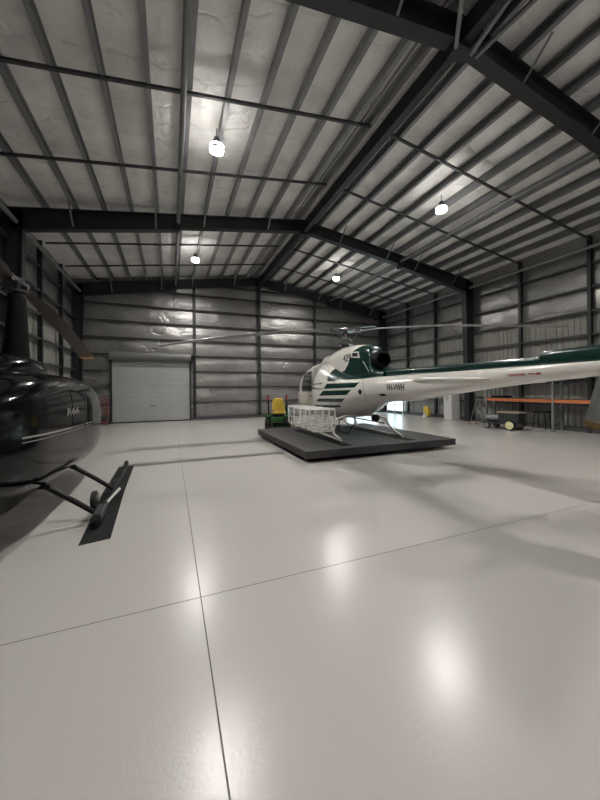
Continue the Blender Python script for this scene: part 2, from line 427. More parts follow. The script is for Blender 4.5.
# high bay lamps
def lamp():
    t = thing('high_bay_lamp', '', 'ceiling lamp', (0,0,0), 0)
    MB().lathe([(.02,.30),(.06,.29),(.09,.2),(.135,.15),(.135,.05),(.165,.05),(.165,.0),(.155,.0),(.155,.05)], (0,0,0), 'z', 24).build('housing', 'lamphousing', t)
    MB().lathe([(.0001,.035),(.14,.034),(.14,.03),(.0001,.029)], (0,0,0), 'z', 24).build('lens', 'lamp', t)
    MB().lathe([(.152,.052),(.1535,.055),(.1535,.10),(.14,.102)], (0,0,0), 'z', 24).build('added_glow_ring', 'addedglow', t)  # glowing ring added to spill light up onto the roof foil
    MB().tube((0,0,.28), (0,0,.50), .012, 8).build('hanger', 'galv', t)
    return t
LP = [(.99, 7.3, 'round bright lamp hanging from the left roof slope, the nearer one in view'), (7.62, 7.35, 'round bright lamp hanging from the right roof slope, the nearer one in view'),
      (.98, 13.9, 'round bright lamp on the left roof slope towards the back wall'), (7.55, 13.85, 'round bright lamp on the right roof slope towards the back wall'),
      (.99, .7, 'round lamp on the left roof slope above the viewer'), (7.6, .7, 'round lamp on the right roof slope above the viewer'),
]
lp0 = lamp()
for i, (x, y, lab) in enumerate(LP):
    o = lp0 if i == 0 else copy_tree(lp0)
    o.location = (x, y, 6.92); o['label'] = lab; o['group'] = 'lamps hanging under the roof'
    o.scale = (1, 1, 1)

# ------------------------------------------------------------------ loft helpers for the helicopters
def crom(S, k):
    """Catmull-Rom through station rows, k samples per span"""
    out = []
    n = len(S)
    for i in range(n-1):
        p0, p1, p2, p3 = S[max(i-1,0)], S[i], S[i+1], S[min(i+2,n-1)]
        for j in range(k):
            t = j/k; out.append([.5*((2*b)+(-a+c)*t+(2*a-5*b+4*c-d)*t*t+(-a+3*b-3*c+d)*t**3) for a, b, c, d in zip(p0, p1, p2, p3)])
    out.append(list(S[-1])); return out
def ring(x, zb, zt, hw, e=2.5, N=56, wz=.5):
    """superellipse; wz = height fraction of the widest point"""
    zc = zb + (zt-zb)*wz; R = []
    for j in range(N):
        a = 2*PI*j/N; c, s = math.cos(a), math.sin(a)
        y = hw*math.copysign(abs(c)**(2/e), c); q = math.copysign(abs(s)**(2/e), s)
        R.append((x, y, zc + q*((zt-zc) if s > 0 else (zc-zb))))
    return R
def body(S, k=6, N=56):
    return MB().loft([ring(*s[:5], N=N, wz=s[5] if len(s) > 5 else .5) for s in crom(S, k)])
def bvh_of(mbs):
    V = []; F = []
    for mb in mbs:
        o = len(V); V += [Vector(v) for v in mb.v]; F += [tuple(i+o for i in f) for f in mb.f]
    return BVHTree.FromPolygons(V, F)
def project(bm, bvh, side, off, axis='y', step=.04):
    """bm lies in the (x,z) plane (axis y) or (y,z) plane (axis x); drop onto the surface"""
    for ax in (0, 2):
        co = [v.co[ax] for v in bm.verts]; lo, hi = min(co), max(co); q = lo+step
        while q < hi:
            no = [0,0,0]; no[ax] = 1; pc = [0,0,0]; pc[ax] = q
            bmesh.ops.bisect_plane(bm, geom=bm.verts[:]+bm.edges[:]+bm.faces[:], plane_co=pc, plane_no=no); q += step
    bmesh.ops.triangulate(bm, faces=bm.faces)
    kill = []
    for v in bm.verts:
        if axis == 'y': o = Vector((v.co.x, side*6, v.co.z)); d = Vector((0,-side,0))
        else: o = Vector((side*9, v.co.x, v.co.z)); d = Vector((-side,0,0))
        h = bvh.ray_cast(o, d)
        if h[0] is None: kill.append(v); continue
        n = h[1] if h[1].dot(d) < 0 else -h[1]
        v.co = h[0] + n*off
    bmesh.ops.delete(bm, geom=kill, context='VERTS')
def decal(name, polys, bvh, side, m, parent, off=.004, axis='y', step=.05, label=None):
    bm = bmesh.new()
    for P in polys:
        vs = [bm.verts.new((a, 0, b)) for a, b in P]; bm.faces.new(vs)
    project(bm, bvh, side, off, axis, step)
    for f in bm.faces: f.smooth = True
    me = bpy.data.meshes.new(name); bm.to_mesh(me); bm.free(); me.materials.append(M[m])
    o = bpy.data.objects.new(name, me); C.objects.link(o); o.parent = parent
    if label: o['label'] = label
    return o
def text_decal(txt, x, z, h, side, bvh, m, parent, name='lettering', slant=0, sx=1., bold=0.0, off=.004):
    cu = bpy.data.curves.new('txt', 'FONT'); cu.body = txt; cu.size = h/.7; cu.align_x = 'CENTER'; cu.offset = bold
    o = bpy.data.objects.new('txt', cu); C.objects.link(o)
    me = bpy.data.meshes.new_from_object(o.evaluated_get(bpy.context.evaluated_depsgraph_get()))
    bpy.data.objects.remove(o); bpy.data.curves.remove(cu)
    bm = bmesh.new(); bm.from_mesh(me); bpy.data.meshes.remove(me)
    for v in bm.verts:
        a, b = v.co.x*sx, v.co.y
        v.co = Vector((x - side*a, 0, z + b + slant*a))
    project(bm, bvh, side, off, 'y', .04)
    me = bpy.data.meshes.new(name); bm.to_mesh(me); bm.free(); me.materials.append(M[m])
    p = bpy.data.objects.new(name, me); C.objects.link(p); p.parent = parent; return p
def strip_poly(pts, w):
    """thin ribbon polygons along a polyline"""
    out = []
    for (a, b), (c, d) in zip(pts, pts[1:]):
        L = math.hypot(c-a, d-b); nx, ny = -(d-b)/L*w/2, (c-a)/L*w/2
        out.append([(a+nx,b+ny),(c+nx,d+ny),(c-nx,d-ny),(a-nx,b-ny)])
    return out
def blade_mesh(r0, r1, chord, droop, thick=.03, root=.12, coning=0, twist=0, n=18, tipstart=None):
    """blade along +x"""
    mb = MB(); R = []
    A = [(.5,0),(.42,.35),(.2,.5),(-.1,.45),(-.5,.04),(-.5,-.04),(-.1,-.3),(.2,-.4),(.42,-.3)]
    for i in range(n+1):
        t = i/n; x = r0+(r1-r0)*t; c = chord*min(1, root/chord+(1-root/chord)*min(1, t*7))
        z = -droop*(.55*t+.45*t*t); tw = twist*(1-t)
        R.append([(x, a*c*math.cos(tw)-b*thick*math.sin(tw), z+a*c*math.sin(tw)+b*thick*math.cos(tw)) for a, b in A])
    return mb.loft(R)

# ------------------------------------------------------------------ white helicopter
HM = (4.93, 8.5); HA = 5
PADZ = .26
H = thing('helicopter', 'white helicopter with dark green spine and stripes parked on the low dark platform', 'helicopter', (HM[0], HM[1], PADZ+.012), math.radians(90-HA))
S = [(3.08,.80,.98,.10,2.2,.45),(2.95,.67,1.14,.36,2.2,.42),(2.65,.58,1.40,.62,2.4,.4),(2.25,.53,1.72,.84,2.8,.4),(1.85,.50,1.96,.92,3.2,.42),(1.4,.48,2.10,.93,3.3,.45),(.8,.47,2.17,.94,3.4,.45),
     (.1,.47,2.14,.92,3.0,.45),(-.5,.49,1.97,.85,2.7,.45),(-1.1,.62,1.80,.72,2.4,.47),(-1.7,.84,1.70,.54,2.2,.5),(-2.2,.97,1.66,.42,2.1,.5),(-2.7,1.03,1.64,.335,2,.5)]
body_mb = body(S)
BM = split_mat('white and green airframe paint', WHITE, GREEN, 0, 2, [(-3,1.60),(-2.2,1.58),(-1.8,1.56),(-.55,1.53),(-.46,1.60),(-.42,2.6),(3.2,2.6)])
SB = [(-2.62,1.02,1.645,.345,2,.5),(-3.4,1.07,1.645,.29,2,.5),(-4.4,1.21,1.645,.235,2,.5),(-5.4,1.335,1.65,.185,2,.5),(-6.4,1.43,1.66,.15,2,.5),(-7.1,1.48,1.66,.12,2,.5)]
boom_mb = body(SB, 5, 40)
SC = [(.92,1.9,2.14,.34,2.5,.4),(.82,1.9,2.28,.44,3,.4),(.62,1.85,2.37,.51,3.6,.4),(.15,1.8,2.39,.53,3.6,.4),(.02,1.8,2.39,.53,3.6,.4),(-.14,1.7,2.45,.53,3.6,.4),(-.7,1.6,2.50,.52,3.6,.4),(-1.15,1.5,2.49,.46,3.6,.4),(-1.5,1.5,2.44,.36,3.4,.4),(-1.78,1.5,2.34,.26,3.2,.4),(-1.86,1.5,2.05,.25,3,.4),(-1.96,1.5,1.80,.24,2.6,.4),(-2.4,1.5,1.76,.18,2.4,.4)]
cowl_mb = body(SC, 5, 48)
fus = body_mb.build('fuselage', BM, H)
boom_mat = split_mat('white and green boom paint', WHITE, GREEN, 0, 2, [(-7.2,1.60),(-5,1.595),(-2.5,1.59)])
boom = boom_mb.build('tail_boom', boom_mat, H)
CM = split_mat('white and green cowling paint', GREEN, WHITE, 2, 0, [(1.4,.3),(1.6,.0),(1.71,-.5),(1.81,-.98),(1.95,-1.12),(2.1,-1.22),(2.3,-1.30),(2.42,-1.5),(2.75,-1.55)])
cowl = cowl_mb.build('engine_cowling', CM, H)
ALLB = bvh_of([body_mb, boom_mb, cowl_mb])
SP = [(-1.9,1.5,1.78,.12,3,.5),(-2.6,1.52,1.76,.13,3.2,.5),(-4.0,1.54,1.73,.12,3.2,.5),(-5.5,1.55,1.715,.12,3.2,.5),(-5.92,1.55,1.715,.12,3.2,.5),(-5.98,1.55,1.775,.13,3.2,.5),(-6.6,1.55,1.785,.13,3.2,.5),(-7.1,1.55,1.77,.1,3,.5)]
spine_mb = body(SP, 4, 32); spine_mb.build('drive_shaft_cover', 'green', H, label='dark green drive shaft cover')
# stripes, windows, lettering : (x, z) outlines dropped onto the skin
STR = [[(-.38,1.32),(-.52,1.46),(-1.80,1.47),(-1.67,1.35)], [(-.09,1.12),(-.32,1.26),(-1.55,1.29),(-1.39,1.16)], [(.16,.94),(-.02,1.04),(-1.31,1.07),(-1.17,.97)], [(.5,.77),(.32,.83),(-1.05,.88),(-1.02,.82)]]
for sd in (1, -1):
    for P in STR: decal('stripe', [P], ALLB, sd, 'stripe', H, label='dark green slanted stripe')
    decal('door_window', [[(1.45,1.24),(1.52,1.32),(1.46,1.80),(1.36,1.88),(.68,1.88),(.58,1.82),(.44,1.30),(.50,1.24)]], ALLB, sd, 'glass', H)
    decal('side_window', [[(2.62,1.02),(2.30,1.18),(1.86,1.22),(1.76,1.78),(1.86,1.80),(2.2,1.58),(2.52,1.34)]], ALLB, sd, 'glass', H)
    decal('chin_window', [[(2.78,.74),(2.50,.92),(2.20,.90),(2.25,.72),(2.5,.66)]], ALLB, sd, 'glass', H)
    d = decal('door_gap', strip_poly([(1.68,.62),(1.72,1.18),(1.60,1.92),(.50,1.98),(.36,1.2),(.36,.60),(1.62,.56)], .014), ALLB, sd, 'panelline', H, off=.003)
    decal('door_handle', [[(.46,1.08),(.46,1.12),(.58,1.12),(.58,1.08)]], ALLB, sd, 'matblack', H, off=.012)
    decal('fuel_port', [[(-1.86+.065*math.cos(a), 1.24+.065*math.sin(a)) for a in [i*PI/6 for i in range(12)]]], ALLB, sd, 'matblack', H)
    decal('panel_gap', strip_poly([(-1.93,1.0),(-2.0,1.17),(-1.95,1.41),(-1.82,1.56)], .012), ALLB, sd, 'panelline', H, off=.003)
    decal('vent', [[(-2.50,1.15),(-2.46,1.2),(-2.66,1.205),(-2.70,1.155)]], ALLB, sd, 'matblack', H)
    text_decal('VH-VWH', -3.07, 1.275, .135, sd, ALLB, 'ink', H, 'registration_lettering', sx=.76, bold=.006)
    text_decal('DANGER', -5.665, 1.47, .034, sd, ALLB, 'red', H, 'warning_lettering', sx=1.25, bold=.0015)
    for q in ([(-5.82,1.487),(-5.82,1.499),(-5.95,1.499),(-5.95,1.487)], [(-5.93,1.474),(-5.93,1.512),(-6.0,1.493)]):
        decal('warning_arrow', [q], ALLB, sd, 'red', H, label='red arrow')
    text_decal('429', -1.08, 2.05, .185, sd, ALLB, 'ink', H, 'number_lettering', sx=.85, bold=.006)
    decal('cowling_vent', [[(-1.26,2.13),(-1.24,2.28),(-1.50,2.27),(-1.56,2.10)]], ALLB, sd, 'white', H, off=.006)
    decal('vent_grille', [[(-1.30,2.16),(-1.29,2.25),(-1.46,2.24),(-1.50,2.14)]], ALLB, sd, 'matblack', H, off=.012)
    decal('cowling_gap', strip_poly([(.02,1.85),(.02,2.1),(.02,2.38)], .02), ALLB, sd, 'panelline', H)
for q in ([(.03,.95),(.03,1.95),(.60,1.86),(.78,1.30),(.70,1.05),(.3,.95)], [(-.03,.95),(-.03,1.95),(-.60,1.86),(-.78,1.30),(-.70,1.05),(-.3,.95)]):
    decal('windshield', [q], ALLB, 1, 'glass', H, axis='x')
# brown grab rail on the port side
MB().path([(.8,.93,1.42),(.75,1.0,1.43),(-.3,.98,1.47),(-.35,.9,1.47)], .014, 6).build('grab_rail', 'hub', H)
# exhaust and intake
e = MB(); e.lathe([(.10,-1.4),(.17,-1.5),(.195,-1.7),(.20,-2.12),(.17,-2.14),(.16,-1.9),(.08,-1.8)], (0,0,2.02), 'x', 28)
e.build('exhaust_pipe', 'exhaust', H)
MB().lathe([(.05,-1.5),(.15,-1.5),(.15,-1.92),(.1,-1.92)], (0,-.14,2.14), 'x', 20).build('oil_cooler_duct', 'exhaust', H)
MB().path([(-1.9,.2,1.62),(-1.75,.35,2.0)], .01, 6).build('antenna', 'cabinet', H)
# mast and hub
mb = MB(); mb.lathe([(.14,2.5),(.12,2.62),(.07,2.7),(.06,3.02),(.09,3.05),(.09,3.14),(.03,3.17)], (0,0,0), 'z', 20)
mb.lathe([(.10,2.8),(.09,3.0)], (0,0,0), 'z', 16)
mb.build('rotor_mast', 'hub', H)
MB().lathe([(.10,2.64),(.22,2.65),(.24,2.72),(.13,2.80),(.12,2.86)], (0,0,0), 'z', 24).build('swashplate', 'hub', H)
AZ = [92, -28, -146]
star = MB(); star.lathe([(.02,3.03),(.25,3.04),(.27,3.09),(.22,3.12),(.02,3.13)], (0,0,0), 'z', 24)
for a in AZ:
    a = math.radians(a); c, s = math.cos(a), math.sin(a)
    star.prism([(-.10,-.02),(.10,-.02),(.10,.02),(-.10,.02)], (c*.12, s*.12, 3.07), (c*.55, s*.55, 3.07), prof1=[(-.04,-.015),(.04,-.015),(.04,.015),(-.04,.015)])
star.build('star_hub', 'hub', H)
rot = {92: .60, -28: .5, -146: .50}
for a0 in AZ:
    a = math.radians(a0); c, s = math.cos(a), math.sin(a)
    sl = MB(); sl.beam((c*.28, s*.28, 3.125), (c*.98, s*.98, 3.10), .11, .022); sl.beam((c*.28, s*.28, 3.02), (c*.98, s*.98, 3.03), .11, .022)
    sl.lathe([(.0,2.985),(.07,2.99),(.07,3.15),(0,3.155)], (c*.42, s*.42, 0), 'z', 14)
    sl.build('blade_sleeve', 'hub', H)
    p = MB(); p.tube((c*.22-s*.04, s*.22+c*.04, 2.75), (c*.36-s*.17, s*.36+c*.17, 3.03), .016, 8); p.beam((c*.36-s*.17, s*.36+c*.17, 3.03), (c*.42, s*.42, 3.03), .05, .03)
    p.build('pitch_link', 'hub', H)
    b = blade_mesh(.9, 5.2, .35, rot[a0], .042, .14, twist=.12).build('rotor_blade', 'blade', H); b.location = (0, 0, 3.03); b.rotation_euler[2] = a
# stabiliser, fins, tail rotor
st = MB(); R = []
for i in range(9):
    y = [-1.26,-1.22,-1.1,-.5,0,.5,1.1,1.22,1.26][i]; c = [.22,.34,.42,.42,.42,.42,.42,.34,.22][i]; xx = -5.06
    R.append([(xx+a*c, y, 1.44+b*.10*(c/.42)**2) for a, b in [(.5,0),(.38,.35),(.1,.45),(-.5,.06),(-.5,-.02),(-.1,-.5),(.25,-.55),(.42,-.35)]])
st.loft(R); st.build('horizontal_stabiliser', 'stabshade', H)
def fin(P, w0, w1, name, m):
    mb = MB(); n = len(P)
    mb.add([(x, -w0/2 if i < 2 else -w1/2, z) for i, (x, z) in enumerate(P)] + [(x, w0/2 if i < 2 else w1/2, z) for i, (x, z) in enumerate(P)],
           [tuple(range(n)), tuple(range(n, 2*n))] + [(i, (i+1) % n, n+(i+1) % n, n+i) for i in range(n)])
    return mb.build(name, m, H, bevel=.012)
fin([(-6.72,1.70),(-7.3,1.70),(-7.72,2.82),(-7.22,2.86)], .11, .05, 'upper_fin', 'white')
fin([(-6.62,1.50),(-7.15,1.50),(-7.4,.80),(-7.02,.74)], .09, .04, 'lower_fin', 'white')
MB().path([(-7.1,0,.80),(-7.2,0,.64),(-7.5,0,.60)], .018, 8).build('tail_skid', 'hub', H)
tr = MB(); tr.lathe([(.05,-.40),(.06,-.36),(.05,-.1)], (-6.45,0,1.72), 'y', 14); tr.build('tail_rotor_hub', 'hub', H)
TB = (-6.45, -.36, 1.72)
for q in (0, 1):
    ang = math.radians(-128 + 180*q) # in x,z plane
    ux, uz = math.cos(math.radians(-75)), math.sin(math.radians(-75))
    if q: ux, uz = -ux, -uz
    d = Vector((ux, 0, uz)); w = Vector((-uz, 0, ux)); nrm = Vector((0,1,0)); tw = math.radians(14)
    w = (w*math.cos(tw) + nrm*math.sin(tw))
    def seg(r0, r1, c0, c1, c2=None):
        P0 = Vector(TB)+d*r0; P1 = Vector(TB)+d*r1; nn = d.cross(w)*.010
        R = []
        for P_, c_ in ((P0, c0), (P1, c1)):
            R.append([P_+w*c_/2, P_+nn, P_-w*c_/2, P_-nn])
        return MB().loft(R)
    b = MB(); b.v = []; m1 = seg(.10, .26, .06, .185); m2 = seg(.26, .86, .185, .185); b.add(m1.v, m1.f); b.add(m2.v, m2.f)
    pb = b.build('tail_rotor_blade', 'tailblade', H)
    m3 = seg(.86, .90, .186, .184); m4 = seg(.90, .935, .184, .12); t_ = MB(); t_.add(m3.v, m3.f); t_.add(m4.v, m4.f); t_.build('blade_tip', 'browntip', pb, label='brown blade tip')
# skid gear
TR = .885
for sd in (1, -1):
    y = sd*TR
    MB().path([(2.05,y,.26),(1.95,y,.14),(1.8,y,.06),(1.6,y,.034),(-1.35,y,.034),(-1.6,y,.032)], .032, 10).build('skid', 'white', H)
for x, xe in ((1.15, 1.1), (-.95, -1.55)):
    P = [(xe,-TR,.05),(x+(xe-x)*.4,-TR-.02,.14),(x,-TR+.03,.30),(x,-.78,.47),(x,-.5,.57),(x,0,.60),(x,.5,.57),(x,.78,.47),(x,TR-.03,.30),(x+(xe-x)*.4,TR+.02,.14),(xe,TR,.05)]
    MB().path(P, .036, 10).build('cross_tube', 'white', H)
MB().tube((1.15,-.72,.34), (-.95,-.72,.34), .018, 8).build('step_rail', 'matblack', H)
b_ = MB(); b_.lathe([(.0,-.1),(.09,-.08),(.09,.08),(0,.1)], (-1.0,-.42,.50), 'x', 16); b_.lathe([(.0,-.1),(.07,-.08),(.07,.08),(0,.1)], (.2,.1,.42), 'x', 16)
b_.build('cargo_hook', 'matblack', H)
MB().path([(-.2,.3,.5),(-.45,.45,.12),(-1.0,.4,.1),(-1.2,.3,.45)], .014, 8).build('sling_loop', 'matblack', H)
# wire cargo basket on the port side
def wire_basket(x0, x1, y0, y1, z0, z1):
    k = thing('cargo_basket', '', 'x'); del k['label']; del k['category']
    k.parent = H
    rim = MB(); c = .10
    def loop(x):
        P = []
        for cy, cz, a0 in ((y1-c, z0+c, -90), (y1-.03, z1-.03, 0), (y0+.03, z1-.03, 90), (y0+c, z0+c, 180)):
            r = c if cz < (z0+z1)/2 else .03
            for q in range(5): a = math.radians(a0+q*22.5); P.append((x, cy+r*math.cos(a), cz+r*math.sin(a)))
        return P
    for x in (x0, (x0+x1)/2, x1): rim.path(loop(x), .019, 8, True)
    for y in (y0, y1): rim.tube((x0, y, z1-.02), (x1, y, z1-.02), .015, 8)
    rim.tube((x0, y1-.03, z0+.03), (x1, y1-.03, z0+.03), .010, 8); rim.tube((x0, y0+.03, z0+.03), (x1, y0+.03, z0+.03), .010, 8)
    rim.build('basket_frame', 'basket', k)
    w = MB(); r = .0024; st = .12
    P = loop(0); n = int((x1-x0)/st)
    for i in range(1, n):
        x = x0+(x1-x0)*i/n; w.path([(x, p[1], p[2]) for p in P], r, 4, True)
    for j in range(len(P)):
        a, b = P[j], P[(j+1) % len(P)]; L = math.hypot(b[1]-a[1], b[2]-a[2]); m_ = max(1, int(L/st))
        for q in range(m_):
            y = a[1]+(b[1]-a[1])*q/m_; z = a[2]+(b[2]-a[2])*q/m_; w.tube((x0, y, z), (x1, y, z), r, 4)
    for x in (x0, x1):
        yy = y0+st
        while yy < y1: w.tube((x, yy, z0+.02), (x, yy, z1), r, 4); yy += st*.6
        zz = z0+st
        while zz < z1: w.tube((x, y0, zz), (x, y1, zz), r, 4); zz += st*.6
    w.build('wire_mesh', 'basket', k)
    for x in (x0+.25, x1-.25): MB().tube((x, y0+.02, z0+.1), (x, .86, .40), .014, 8).build('basket_bracket', 'basket', k)
wire_basket(-1.62, -.84, 1.06, 1.70, .29, .82)
wire_basket(-.78, .40, 1.06, 1.70, .29, .82)

# landing platform
pf = thing('landing_platform', 'low dark grey wheeled platform under the white helicopter', 'platform', (4.78, 8.38, 0))
w = 2.11
MB().box(-w, w, -w+.02, w, .215, PADZ).build('deck', 'deck', pf, bevel=.006)
MB().box(-w+.03, w-.03, -w+.06, w-.03, .08, .213).build('skirt', 'deckside', pf)
MB().box(-w-.01, w+.03, -w, -w+.03, .10, PADZ-.004).build('front_rail', 'deckside', pf)
for sd, xx in ((1, -.98), (-1, .90)):
    MB().box(xx-.17, xx+.17, -w+.18, w-.7, PADZ, PADZ+.003).build('skid_pad', 'rubber', pf)
    e = MB()
    e.box(xx-.185, xx-.17, -w+.165, w-.685, PADZ, PADZ+.006); e.box(xx+.17, xx+.185, -w+.165, w-.685, PADZ, PADZ+.006); e.box(xx-.17, xx+.17, -w+.165, -w+.18, PADZ, PADZ+.006)
    e.build('pad_edging', 'galv', pf)
for x in (-1.7, 0, 1.7):
    for y in (-1.75, 1.7):
        MB().lathe([(.0,-.03),(.06,-.03),(.06,.03),(0,.03)], (x, y, .06), 'y', 16).build('caster_wheel', 'tyre', pf)

# ------------------------------------------------------------------ black helicopter
K = thing('helicopter', 'glossy black helicopter at the left edge with a drooping brown rotor blade', 'helicopter', (-1.97, 5.5, 0), math.radians(90))
KS = [(2.62,.84,1.00,.12,2.1,.5),(2.54,.64,1.22,.36,2.5,.48),(2.34,.52,1.44,.54,3.0,.42),(1.95,.46,1.64,.66,3.6,.4),(1.5,.43,1.75,.72,4.2,.4),(1.0,.42,1.81,.745,4.5,.4),(.4,.42,1.84,.75,4.5,.4),
      (-.3,.43,1.85,.75,4.5,.4),(-.9,.46,1.84,.75,4.5,.4),(-1.5,.52,1.80,.73,4.2,.42),(-2.1,.64,1.72,.62,3.2,.48),(-2.7,.85,1.58,.40,2.5,.5),(-3.2,1.02,1.42,.20,2,.5)]
kb = body(KS); kb.build('fuselage', 'black', K)
KB = bvh_of([kb])
k2 = body([(-3.1,1.08,1.36,.14,2,.5),(-5,1.2,1.42,.10,2,.5),(-7,1.34,1.46,.06,2,.5)], 4, 24); k2.build('tail_boom', 'black', K)
k3 = body([(.55,1.7,1.84,.12,2.2,.4),(.35,1.7,1.96,.26,2.4,.4),(0,1.68,2.06,.34,2.5,.4),(-.5,1.66,2.08,.36,2.5,.4),(-1.1,1.6,2.0,.3,2.4,.4),(-1.9,1.4,1.7,.15,2.2,.4)], 5, 36); k3.build('roof_fairing', 'black', K)
mb = MB(); R = []
for z, c, t, xo in ((1.82,.62,.36,.02),(2.0,.54,.27,.04),(2.3,.47,.22,.06),(2.65,.42,.19,.08),(2.91,.38,.17,.08),(2.93,.2,.1,.08)):
    R.append([(xo+c/2*math.cos(a), t/2*math.sin(a), z) for a in [2*PI*i/20 for i in range(20)]])
mb.loft(R); mb.build('mast_fairing', 'mastblack', K)
mb = MB(); mb.lathe([(.03,2.90),(.035,3.14),(.05,3.16),(.05,3.24),(.0,3.26)], (0,0,0), 'z', 14)
mb.lathe([(.05,3.02),(.12,3.03),(.12,3.06),(.05,3.07)], (0,0,0), 'z', 16)
mb.beam((.26,0,3.19), (-.26,0,3.19), .09, .05)
for sx in (1, -1): mb.tube((.1*sx,.10,3.04), (.28*sx,.13,3.15), .012, 6); mb.lathe([(0,-.05),(.05,-.05),(.05,.05),(0,.05)], (.24*sx,0,3.18), 'y', 12)
HB = mb.build('rotor_hub', 'darkhub', K); HB.location = (.08, 0, -.06)
for q, az in enumerate((2.5, 182.5)):
    b = blade_mesh(.30, 4.95, .35, .55, .035, .12, twist=.35)
    o = b.build('rotor_blade', 'bladebrown', K); o.location = (.08,0,3.10); o.rotation_euler[2] = math.radians(az)
    tpv = MB(); ring_ = [(4.95+dx, a*.352, -.55+b_*.038-(.001)) for dx in (0,) for a, b_ in [(.5,0),(.42,.35),(.2,.5),(-.1,.45),(-.5,.06),(-.5,-.06),(-.1,-.35),(.2,-.45),(.42,-.35)]]
    ring2 = [(5.10, y*.9, z-.035) for _, y, z in ring_]; tpv.loft([ring_, ring2]); tpv.build('blade_tip', 'orangetip', o, label='amber blade tip')
for sd in (1, -1):
    decal('windshield', [[(sd*.03,.88),(sd*.03,1.48),(sd*.44,1.42),(sd*.55,1.1),(sd*.46,.88)]], KB, 1, 'darkglass', K, axis='x')
    decal('door_window', [[(1.55,1.02),(1.35,1.55),(1.2,1.62),(.45,1.66),(.42,1.06)]], KB, sd, 'darkglass', K)
    decal('rear_window', [[(.30,1.06),(.32,1.66),(-.35,1.66),(-.42,1.10)]], KB, sd, 'darkglass', K)
    decal('door_gap', strip_poly([(1.62,.62),(1.66,1.0),(1.42,1.6),(.38,1.70),(.36,.56),(1.5,.52)], .012), KB, sd, 'hub', K, off=.003)
    decal('pinstripe', strip_poly([(.7,1.085),(-.6,1.12),(-1.8,1.165)], .02), KB, sd, 'palegrey', K)
    decal('pinstripe', strip_poly([(.7,1.05),(-.6,1.08),(-1.8,1.12)], .008), KB, sd, 'palegrey', K)
    text_decal('R66', -.40, 1.29, .085, sd, KB, 'palegrey', K, 'lettering', sx=3.0, bold=.002, off=.012)
    y = sd*1.13
    MB().path([(1.78,y,.16),(1.66,y,.10),(1.5,y,.062),(1.3,y,.05),(-1.1,y,.05),(-1.2,y,.05)], .038, 10).build('skid', 'matblack', K)
    MB().path([(.19,sd*.40,.50),(.19,sd*.62,.465),(.18,sd*.9,.26),(.17,y,.08)], [.034,.034,.032,.03], 10).build('strut', 'matblack', K)
    MB().path([(-.95,sd*.40,.52),(-.95,sd*.62,.49),(-.94,sd*.9,.27),(-.93,y,.08)], [.034,.034,.032,.03], 10).build('strut', 'matblack', K)
MB().lathe([(0,-.03),(.05,-.03),(.05,.03),(0,.03)], (2.36,-.1,.55), 'z', 12).build('belly_light', 'chrome', K)
fm = MB(); fm.add([(-6.7,-.02,1.4),(-7.2,-.02,1.4),(-7.4,-.02,2.1),(-7.1,-.02,2.1),(-6.7,.02,1.4),(-7.2,.02,1.4),(-7.4,.02,2.1),(-7.1,.02,2.1)], [(0,1,2,3),(4,5,6,7),(0,1,5,4),(1,2,6,5),(2,3,7,6),(3,0,4,7)])
fm.build('tail_fin', 'black', K)

# ground handling wheel clamped on the right skid
g = thing('ground_handling_wheel', 'small ground handling wheel with bright handle clamped to the black helicopter skid', 'wheel', (-.84, 4.62, .012))
MB().lathe([(.0,-.035),(.055,-.035),(.06,-.028),(.10,-.03),(.115,-.02),(.115,.02),(.10,.03),(.06,.028),(.055,.035),(0,.035)], (-.075,.13,.20), 'x', 24).build('tyre', 'tyre', g)
MB().lathe([(.0,-.04),(.05,-.04),(.05,.04),(0,.04)], (-.075,.13,.20), 'x', 18).build('wheel_rim', 'chrome', g)
MB().box(-.02,.07,-.28,.12,.06,.15).build('clamp_bracket', 'engine', g, bevel=.01)
MB().tube((.06,.17,.14), (.18,.36,.25), .018, 10).build('handle', 'cabinet', g)
# mat and floor strip
o = MB().add([(-.90,3.92,.001),(-.62,3.98,.001),(-.70,5.8,.001),(-.74,7.60,.001),(-1.02,7.60,.001),(-1.0,5.8,.001)], [(0,1,2,3,4,5)]).build('rubber_mat', 'rubber')
so = o.modifiers.new('s', 'SOLIDIFY'); so.thickness = .006; so.offset = 1
tag(o, 'long black ribbed rubber mat lying under the right skid of the black helicopter', 'mat')
MB().path([(-.86,7.45,.012),(-.88,6.9,.012),(-.93,6.4,.012)], .004, 6).build('mat_seam', 'galv', o)
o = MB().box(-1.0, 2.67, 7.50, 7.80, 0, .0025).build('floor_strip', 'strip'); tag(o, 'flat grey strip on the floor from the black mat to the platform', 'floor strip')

# ------------------------------------------------------------------ things along the walls
# green and yellow ride-on mower
t = thing('ride_on_mower', 'green and yellow ride-on mower behind the platform', 'mower', (4.14, 12.35, 0), math.radians(60))
def wheel(mb_t, mb_r, x, y, r, w, R=None):
    mb_t.lathe([(r*.55,-w/2),(r*.9,-w/2),(r,-w*.3),(r,w*.3),(r*.9,w/2),(r*.55,w/2)], (x,y,r), 'y', 22); mb_r.lathe([(.0,-w*.58),(r*.56,-w*.56),(r*.56,w*.56),(0,w*.58)], (x,y,r), 'y', 18)
for (x, y, r, w_) in ((-.45,-.4,.26,.22), (-.45,.4,.26,.22), (.62,-.34,.19,.15), (.62,.34,.19,.15)):
    a, b = MB(), MB(); wheel(a, b, x, y, r, w_); a = a.build('tyre', 'tyre', t); b.build('wheel_rim', 'jyellow', a)
body([(1.0,.42,.66,.2,3,.5),(.85,.34,.86,.27,3,.5),(.4,.34,.93,.28,3,.5),(.12,.36,.95,.26,3,.5)], 4, 28).build('bonnet', 'jgreen', t)
